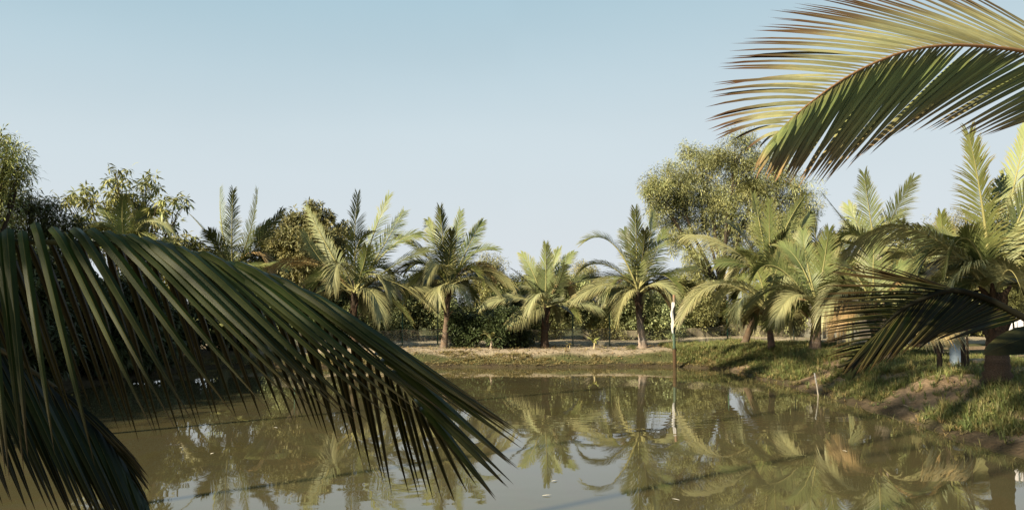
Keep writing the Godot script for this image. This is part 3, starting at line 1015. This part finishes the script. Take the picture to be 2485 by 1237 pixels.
	var wg := scatter("water_grass", ws.mesh(), M.grass, places, tints, self)
	tag(wg, "thin grass blades standing in the shallows along the right bank", "grass", "", "stuff")
	# litter of dry leaves and twigs on the banks
	var lf := Shape.new()
	lf.blade(Vector3(-0.1, 0, 0), Vector3(-0.03, 0.03, 0), Vector3(0.04, 0.035, 0.01), Vector3(0.12, 0.0, 0.02), Vector3.UP, 0.05, [Color.WHITE, Color.WHITE], 3, 0.0)
	places = []
	tints = []
	while places.size() < 1500:
		var x := rnd(-11.0, 13.0)
		var z := rnd(-33.0, -29.0) if x < 7.0 else rnd(-32.0, -9.0)
		var sd := edge(x, z)
		if sd < 0.25 or sd > 5.0:
			continue
		places.append(Transform3D(Basis(Vector3.UP, rnd(0, TAU)).scaled(Vector3.ONE * rnd(0.4, 1.3)), Vector3(x, land(x, z) + 0.015, z)))
		tints.append(tint(Color(0.26, 0.18, 0.1), 0.45))
	var lt := scatter("leaf_litter", lf.mesh(), M.foliage, places, tints, self)
	tag(lt, "dry fallen leaves strewn over the banks", "leaf litter", "", "stuff")

# ---------------------------------------------------------------- pole, shrubs, seedlings
func broad_leaf(s: Shape, p: Vector3, e: Vector3, lift: float, w: float, c: Color, face := Vector3(0, 1, 0.3)) -> void:
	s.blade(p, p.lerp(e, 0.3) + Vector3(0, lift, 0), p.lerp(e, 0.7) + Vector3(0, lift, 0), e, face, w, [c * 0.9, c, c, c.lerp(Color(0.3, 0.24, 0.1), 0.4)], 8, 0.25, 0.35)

func banana(label: String, foot: Vector3, h: float, n: int, c: Color, stem: Color) -> void:
	var o := thing("banana_plant", foot, label, "banana plant")
	var s := Shape.new()
	s.tube([foot - Vector3(0, 0.05, 0), foot + Vector3(0.02, h * 0.3, 0), foot + Vector3(0, h * 0.55, 0)], [h * 0.09, h * 0.06, h * 0.03], 8, [stem])
	part(s, "stem", M.rib, o, foot)
	for i in n:
		var g := i * 2.4 + 0.4
		var out := Vector3(cos(g), 0, sin(g))
		s = Shape.new()
		var p := foot + Vector3(0, h * rnd(0.35, 0.55), 0)
		broad_leaf(s, p, p + out * h * rnd(0.4, 0.7) + Vector3(0, h * rnd(-0.1, 0.45), 0), h * 0.2, h * 0.2, tint(c, 0.2), Vector3(0, 1, 0) - out * 0.3)
		part(s, "leaf", M.foliage, o, foot)

func small_things() -> void:
	rng.seed = 1069
	# mooring pole in the water with a torn white strip
	var b := at(1638, 897, 28.0)
	b.y = 0.0
	var top := at(1636, 716, 28.0)
	var o := thing("pole", b, "green pole with rusty foot standing in the water at the far bank", "pole")
	var s := Shape.new()
	s.tube([Vector3(b.x, -0.5, b.z), Vector3(b.x, 0.32, b.z), Vector3(b.x - 0.005, 0.62, b.z), Vector3(b.x - 0.01, 0.7, b.z)], [0.066, 0.066, 0.064, 0.06], 12, [Color(0.1, 0.075, 0.045), Color(0.13, 0.085, 0.05), Color(0.16, 0.1, 0.06), Color(0.09, 0.09, 0.055)])
	part(s, "rusty_foot", M.bark, o, b)
	s = Shape.new()
	s.tube([Vector3(b.x - 0.01, 0.68, b.z), Vector3(b.x - 0.02, 1.5, b.z), Vector3(top.x, top.y - 0.15, b.z), Vector3(top.x, top.y, b.z)], [0.054, 0.053, 0.05, 0.05], 12, [Color(0.05, 0.08, 0.058), Color(0.065, 0.095, 0.07), Color(0.2, 0.15, 0.1), Color(0.25, 0.14, 0.09)])
	part(s, "shaft", M.paint, o, b)
	s = Shape.new()
	var n := 26
	for j in n + 1:
		var t := float(j) / n
		var p := at(1634.0 - 3.0 * t - 1.6 * sin(t * 5.0) + 0.8 * sin(t * 13.0), lerpf(733, 808, t), 27.9)
		var w := 0.095 * (1.0 + 0.18 * sin(t * 19.0)) * (1.0 if t < 0.93 else 0.7)
		for i in 5:
			var u := i / 4.0 - 0.5
			s.vert(p + Vector3(u * w, 0, 0.015 * sin(t * 11.0 + u * 6.0)), Vector3(0.3 * cos(t * 11.0 + u * 6.0) + u * 0.6, 0.1 * cos(t * 11.0), 1).normalized(), Color(0.6, 0.6, 0.62))
	for j in n:
		for i in 4:
			var a := j * 5 + i
			s.tri(a, a + 1, a + 5)
			s.tri(a + 1, a + 6, a + 5)
	var strip := alone(s, "white_strip", M.cloth, at(1632, 722, 27.9))
	tag(strip, "torn white strip of cloth hanging from the green pole", "cloth")
	# marker stake on the right bank
	var m0 := at(1990, 965, 19.3)
	m0.y = land(m0.x, m0.z)
	var m1 := at(1977, 905, 19.3)
	s = Shape.new()
	s.tube([m0 - Vector3(0, 0.2, 0), m0.lerp(m1, 0.5), m1], [0.02, 0.018, 0.016], 7, [Color(0.3, 0.26, 0.2), Color(0.42, 0.38, 0.32), Color(0.75, 0.73, 0.7)])
	tag(alone(s, "stake", M.paint, m0), "thin white topped stake leaning on the right bank slope", "stake")
	# shrubs by the far bank
	bush("dark green shrub right of the ringed trunk palm", -1.85, -31.6, 0.95, 1.25, "bush", Color(0.055, 0.075, 0.03), 2.4, "bush", "", "dark_shrub")
	var hib := bush("dark hibiscus shrub with one red flower", -0.2, -31.4, 1.35, 1.5, "bush", Color(0.06, 0.08, 0.032), 2.2, "bush", "", "hibiscus_shrub")
	s = Shape.new()
	var fl := at(1208, 789, 30.7)
	for i in 5:
		var g := i * TAU / 5
		var d := Vector3(cos(g), sin(g), 0.2)
		s.blade(fl, fl + d * 0.03 + Vector3(0, 0, 0.03), fl + d * 0.05 + Vector3(0, 0, 0.02), fl + d * 0.07, Vector3(0, 0, 1), 0.055, [Color(0.17, 0.02, 0.015), Color(0.2, 0.04, 0.03)], 4, 0.0, 0.5)
	part(s, "flower", M.grass, hib, hib.position)
	bush("leafy light shrub hanging by the pale fronds left of the middle palm", 0.0, -33.9, 1.6, 2.2, "fine", Color(0.17, 0.2, 0.07), 1.3, "bush", "", "light_shrub")
	banana("pale banana seedling before the hibiscus shrub", Vector3(at(1192, 850, 30.6).x, land(-0.8, -30.6), -30.6), 0.85, 7, Color(0.25, 0.25, 0.12), Color(0.28, 0.23, 0.18))
	banana("small green banana seedling between middle palm and white trunk palm", Vector3(at(1442, 850, 30.8).x, land(3.2, -30.8), -30.8), 0.6, 6, Color(0.3, 0.32, 0.1), Color(0.35, 0.3, 0.18))
	banana("tiny yellow banana seedling right of the middle palm", Vector3(at(1382, 850, 31.0).x, land(2.3, -31.0), -31.0), 0.35, 5, Color(0.36, 0.3, 0.12), Color(0.35, 0.3, 0.18))
	banana("tall banana plant on the left bank reflected in the water", Vector3(-11.9, land(-11.9, -23.5), -23.5), 2.6, 8, Color(0.16, 0.18, 0.05), Color(0.08, 0.08, 0.04))
	banana("banana plant at the far left corner of the pond", Vector3(-10.6, land(-10.6, -28.6), -28.6), 2.2, 7, Color(0.18, 0.19, 0.06), Color(0.09, 0.08, 0.045))
	# dark frond lying beside the white trunk
	var df := thing("fallen_frond", at(1535, 850, 30.9), "dead brown frond lying left of the white trunk", "palm frond")
	var p0 := at(1548, 838, 31.0)
	frond(df, p0, at(1535, 842, 30.8), at(1518, 858, 30.6), 4, 0.28, 30, 0.03)
	# scraps floating on the pond
	for q in [[515, 1101, "beneath the large dark frond, nearest it"], [905, 980, "behind the large dark frond's tip"], [1328, 1203, "at the bottom centre, nearest the viewer"], [1345, 1168, "at the bottom centre, the farther of two"], [438, 1087, "beside the small lower left frond"], [668, 1038, "under the middle of the large dark frond"], [1640, 1213, "in line below the green pole"], [2050, 1095, "off the right bank below the stake"]]:
		var dir := at(q[0], q[1], 10.0) - EYE
		var p := EYE + dir * (EYE.y / -dir.y)
		p.y = 0.006
		s = Shape.new()
		var g := rnd(0, TAU)
		var out := Vector3(cos(g), 0, sin(g) * 0.6)
		s.blade(p - out * 0.06, p - out * 0.02 + Vector3(0, 0.008, 0), p + out * 0.02 + Vector3(0, 0.01, 0), p + out * 0.06 + Vector3(0, 0.004, 0), Vector3.UP, 0.035, [Color(0.6, 0.55, 0.45), Color(0.62, 0.58, 0.5)], 4, 0.0)
		tag(alone(s, "floating_leaf", M.foliage, p), "pale leaf scrap floating on the pond " + str(q[2]), "leaf", "scraps floating on the pond")

# ---------------------------------------------------------------- fronds close to the camera
func v2(a: Array) -> Array:
	var out := []
	for i in range(0, a.size(), 2):
		out.append(Vector2(a[i], a[i + 1]))
	return out

func foreground() -> void:
	rng.seed = 1086
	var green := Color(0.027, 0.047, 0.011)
	var deep := Color(0.006, 0.0075, 0.003)  # near black that paints shade into the leaflets
	var brown := Color(0.11, 0.07, 0.035)
	var straw := Color(0.4, 0.37, 0.15)
	# palm left of the camera: two fronds reach into view
	var c := at(-420, 640, 2.2)
	var foot := Vector3(c.x, land(c.x, c.z), c.z)
	var o := thing("near_palm", foot, "palm beside the camera whose dark fronds fill the lower left", "palm tree")
	trunk(o, foot, c, 0.17, 0.13, Color(0.2, 0.15, 0.1), Color(0.12, 0.09, 0.06), 8)
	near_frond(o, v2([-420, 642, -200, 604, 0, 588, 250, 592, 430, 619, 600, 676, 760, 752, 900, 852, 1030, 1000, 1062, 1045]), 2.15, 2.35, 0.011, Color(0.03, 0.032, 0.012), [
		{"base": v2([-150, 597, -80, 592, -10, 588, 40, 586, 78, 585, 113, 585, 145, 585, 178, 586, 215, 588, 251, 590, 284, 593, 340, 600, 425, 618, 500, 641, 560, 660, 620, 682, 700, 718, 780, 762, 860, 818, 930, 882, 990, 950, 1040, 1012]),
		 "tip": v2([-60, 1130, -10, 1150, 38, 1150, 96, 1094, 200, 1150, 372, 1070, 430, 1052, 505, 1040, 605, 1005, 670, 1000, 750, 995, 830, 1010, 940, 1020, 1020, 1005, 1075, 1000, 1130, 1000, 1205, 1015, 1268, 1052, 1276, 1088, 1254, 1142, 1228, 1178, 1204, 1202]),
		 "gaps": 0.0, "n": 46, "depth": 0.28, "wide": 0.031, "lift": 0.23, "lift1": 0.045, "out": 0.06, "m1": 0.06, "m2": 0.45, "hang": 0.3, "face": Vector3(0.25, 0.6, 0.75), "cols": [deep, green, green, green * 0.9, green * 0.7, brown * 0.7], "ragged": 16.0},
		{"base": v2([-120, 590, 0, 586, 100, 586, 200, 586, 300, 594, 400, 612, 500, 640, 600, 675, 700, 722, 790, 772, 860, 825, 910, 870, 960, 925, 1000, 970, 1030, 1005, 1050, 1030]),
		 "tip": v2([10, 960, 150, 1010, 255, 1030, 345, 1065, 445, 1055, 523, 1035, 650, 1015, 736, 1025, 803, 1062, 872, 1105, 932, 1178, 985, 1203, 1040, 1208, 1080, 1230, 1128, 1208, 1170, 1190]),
		 "n": 50, "depth": -0.22, "wide": 0.026, "lift": 0.03, "m1": 0.15, "m2": 0.55, "hang": 0.5, "face": Vector3(0.8, 0.2, 0.5), "cols": [deep * 0.5, deep * 0.7, deep * 0.7, deep * 0.7, deep * 0.6, deep * 0.8], "ragged": 14.0},  # back row: its shade is painted in as near black leaflets
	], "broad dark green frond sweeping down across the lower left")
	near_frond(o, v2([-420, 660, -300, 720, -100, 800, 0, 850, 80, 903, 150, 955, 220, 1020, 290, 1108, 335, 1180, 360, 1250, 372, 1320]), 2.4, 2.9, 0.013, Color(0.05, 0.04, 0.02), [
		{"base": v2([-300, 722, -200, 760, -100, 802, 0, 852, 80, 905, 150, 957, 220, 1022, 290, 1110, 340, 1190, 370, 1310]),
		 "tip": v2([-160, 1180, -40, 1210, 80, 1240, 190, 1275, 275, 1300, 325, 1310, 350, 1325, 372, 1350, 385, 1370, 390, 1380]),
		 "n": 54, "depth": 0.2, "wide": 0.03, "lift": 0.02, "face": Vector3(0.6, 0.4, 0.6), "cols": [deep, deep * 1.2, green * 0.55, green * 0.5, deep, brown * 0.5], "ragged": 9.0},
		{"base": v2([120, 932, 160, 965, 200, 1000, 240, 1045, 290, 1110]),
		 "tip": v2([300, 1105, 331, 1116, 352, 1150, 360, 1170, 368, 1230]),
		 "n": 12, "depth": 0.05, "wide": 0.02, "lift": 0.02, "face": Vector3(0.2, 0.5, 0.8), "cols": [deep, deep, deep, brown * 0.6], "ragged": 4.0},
	], "smaller hanging frond at the bottom left corner")

	# palm right of the camera: a bright frond above, a dark one below
	c = at(2900, 640, 4.3)
	foot = Vector3(c.x, land(c.x, c.z), c.z)
	o = thing("near_palm", foot, "palm just outside the right edge with a bright frond above and a dark one below", "palm tree")
	trunk(o, foot, c, 0.18, 0.14, Color(0.2, 0.15, 0.1), Color(0.12, 0.09, 0.06), 8)
	var lime := Color(0.16, 0.185, 0.06)
	near_frond(o, v2([2900, 600, 2820, 330, 2700, 185, 2590, 146, 2485, 124, 2400, 113, 2320, 109, 2250, 114, 2180, 130, 2100, 163, 2030, 203, 1960, 255, 1910, 300, 1885, 335]), 4.3, 3.0, 0.013, Color(0.19, 0.11, 0.055), [
		{"base": v2([2740, 215, 2650, 165, 2590, 146, 2500, 127, 2420, 115, 2330, 109, 2250, 114, 2160, 137, 2080, 173, 2000, 225, 1940, 270, 1905, 306, 1888, 332]),
		 "tip": v2([2400, 330, 2330, 330, 2262, 318, 2190, 320, 2120, 362, 2055, 400, 1985, 445, 1948, 440, 1912, 440, 1878, 436, 1852, 430, 1838, 420, 1836, 400]),
		 "n": 80, "depth": 0.12, "wide": 0.028, "lift": 0.02, "out": 0.02, "m1": 0.3, "m2": 0.7, "hang": 1.0, "face": Vector3(-0.45, 0.3, 0.85), "cols": [Color(0.18, 0.17, 0.07), Color(0.15, 0.19, 0.07), Color(0.18, 0.22, 0.085), Color(0.22, 0.24, 0.1), Color(0.26, 0.21, 0.11), Color(0.28, 0.17, 0.095)], "ragged": 9.0},
		{"base": v2([2690, 182, 2600, 148, 2530, 132, 2470, 121, 2400, 113, 2330, 109, 2240, 115, 2160, 137, 2090, 168, 2040, 197, 1995, 230, 1960, 255, 1925, 286, 1905, 305, 1890, 328]),
		 "tip": v2([2290, -50, 2180, -60, 2110, -50, 2040, -20, 1970, 0, 1897, 26, 1836, 72, 1782, 125, 1750, 160, 1732, 204, 1722, 235, 1716, 290, 1726, 326, 1765, 350, 1835, 372]),
		 "n": 68, "depth": -0.1, "wide": 0.028, "lift": 0.03, "m1": 0.3, "m2": 0.65, "hang": 1.0, "face": Vector3(-0.3, 0.75, 0.55), "cols": [Color(0.17, 0.155, 0.075), Color(0.21, 0.215, 0.115), Color(0.235, 0.24, 0.135), Color(0.215, 0.21, 0.12), Color(0.12, 0.09, 0.055), Color(0.07, 0.035, 0.022), Color(0.06, 0.03, 0.02)], "ragged": 9.0},
	], "bright yellow green frond with brown tips at the upper right")
	near_frond(o, v2([2900, 680, 2700, 850, 2600, 826, 2485, 770, 2390, 722, 2310, 704, 2240, 724, 2190, 750, 2150, 785, 2115, 830, 2092, 880]), 4.3, 4.0, 0.026, Color(0.01, 0.008, 0.005), [  # sunlit here, so its shade is painted into leaflet and rib colours
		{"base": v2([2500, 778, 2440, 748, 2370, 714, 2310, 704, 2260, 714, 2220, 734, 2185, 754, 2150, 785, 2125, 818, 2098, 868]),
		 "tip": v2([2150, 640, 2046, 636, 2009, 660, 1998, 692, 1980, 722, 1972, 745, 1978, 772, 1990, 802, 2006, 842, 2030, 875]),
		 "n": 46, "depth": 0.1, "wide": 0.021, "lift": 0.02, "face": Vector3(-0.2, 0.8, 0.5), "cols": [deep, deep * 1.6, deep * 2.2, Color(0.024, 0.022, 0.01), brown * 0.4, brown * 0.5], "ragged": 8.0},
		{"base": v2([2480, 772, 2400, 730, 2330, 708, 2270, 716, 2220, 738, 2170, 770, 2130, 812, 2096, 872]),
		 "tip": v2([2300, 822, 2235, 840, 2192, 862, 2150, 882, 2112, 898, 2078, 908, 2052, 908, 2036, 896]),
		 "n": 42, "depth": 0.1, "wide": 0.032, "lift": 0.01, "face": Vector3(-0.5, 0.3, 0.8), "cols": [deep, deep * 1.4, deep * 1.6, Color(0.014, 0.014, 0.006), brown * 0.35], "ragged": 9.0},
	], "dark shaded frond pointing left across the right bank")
	for k in [[2.2, 0.2, -1.6], [1.8, 0.9, 1.0], [0.6, 1.5, 1.6], [2.4, -0.4, 0.2]]:     # its other fronds lean away from the view
		var tip := c + Vector3(k[0], k[1], k[2])
		frond(o, c, c.lerp(tip, 0.5) + Vector3(0, 0.5, 0), tip, 0, 0.75, 60)
	# a broad leaf at the very edge
	var lp := at(2570, 806, 4.6)
	foot = Vector3(lp.x + 0.3, land(lp.x + 0.3, lp.z), lp.z)
	var bl := thing("broad_leaf_plant", foot, "dark broad leaf poking in at the right edge below the dark frond", "plant")
	var s := Shape.new()
	s.tube([foot - Vector3(0, 0.1, 0), foot + Vector3(-0.1, 0.7, 0), lp], [0.05, 0.04, 0.02], 8, [Color(0.06, 0.07, 0.03)])
	part(s, "stem", M.rib, bl, foot)
	s = Shape.new()
	broad_leaf(s, lp, at(2386, 860, 4.5), 0.03, 0.19, Color(0.014, 0.019, 0.008), Vector3(-0.2, 0.5, 0.85))
	part(s, "leaf", M.near_leaf, bl, foot)

# ---------------------------------------------------------------- trees of the left and near bank, out of view, that shade the foreground
func shade_trees(to_sun: Vector3) -> void:
	rng.seed = 1103
	# slender unseen palms added so their crowns throw frond shadows on the right bank
	var spots := [[Vector3(9.4, 0.5, -15.6), 24.0, "nearest the camera"], [Vector3(9.6, 0.5, -19.6), 30.0, "second from the camera"], [Vector3(8.7, 0.5, -12.2), 22.0, "behind the camera"], [Vector3(8.2, 0.4, -25.4), 30.0, "farthest along the bank"]]
	for q in spots:
		var top: Vector3 = q[0] + to_sun * q[1]
		var base := Vector3(top.x - 0.3, 0, top.z + 0.2)
		base.y = land(base.x, base.z)
		var o := thing("tall_palm", base, "tall slender palm of the left bank, outside the view, " + q[2], "palm tree", "tall palms of the left bank")
		trunk(o, base, top, 0.085, 0.06, Color(0.25, 0.2, 0.15), Color(0.15, 0.11, 0.08), 3)  # trunks kept thin so their shadow streaks on the pond stay faint
		for i in 18:
			var g := i * 2.4
			var out := Vector3(cos(g), 0, sin(g))
			var rise := rnd(-0.6, 1.6)
			frond(o, top, top + out * 1.3 + Vector3(0, rise + 0.4, 0), top + out * rnd(2.2, 2.8) + Vector3(0, rise - rnd(0.2, 1.0), 0), [0, 1, 0, 4][i % 4], 0.85, 50, 0.045)
	var specs := [
		["shade_tree", "tall shade tree on the near left bank, outside the view, nearest the camera", Vector3(-7.5, 0, 4.5), [[Vector3(-0.9, 2.2, -2.1), 9.5, 1.7], [Vector3(-0.2, 2.0, -2.2), 9.0, 1.5], [Vector3(-1.5, 2.0, -2.2), 10.5, 1.6], [Vector3(0.0, 1.6, -2.3), 11.0, 1.1]]],
		["shade_tree", "tall shade tree on the left bank, outside the view, beyond the near one", Vector3(-17.5, 0, -9.0), [[Vector3(-9.6, 0, -15), 11.0, 1.9], [Vector3(-8.8, 0, -18.5), 12.0, 2.0], [Vector3(-10, 0, -22), 12.0, 2.1], [Vector3(-10.5, 0, -12), 12.0, 1.8]]],
	]
	for q in specs:
		var f: Vector3 = q[2]
		f.y = land(f.x, f.z)
		var cl := []
		for c in q[3]:
			cl.append([c[0] + to_sun * c[1], c[2]])
		tree(q[0], q[1], "tree", f, cl, "mango", Color(0.08, 0.09, 0.035), 0.05 if f.x > -16.0 else 0.6, 0.2, "shade trees of the left bank", 1.6)
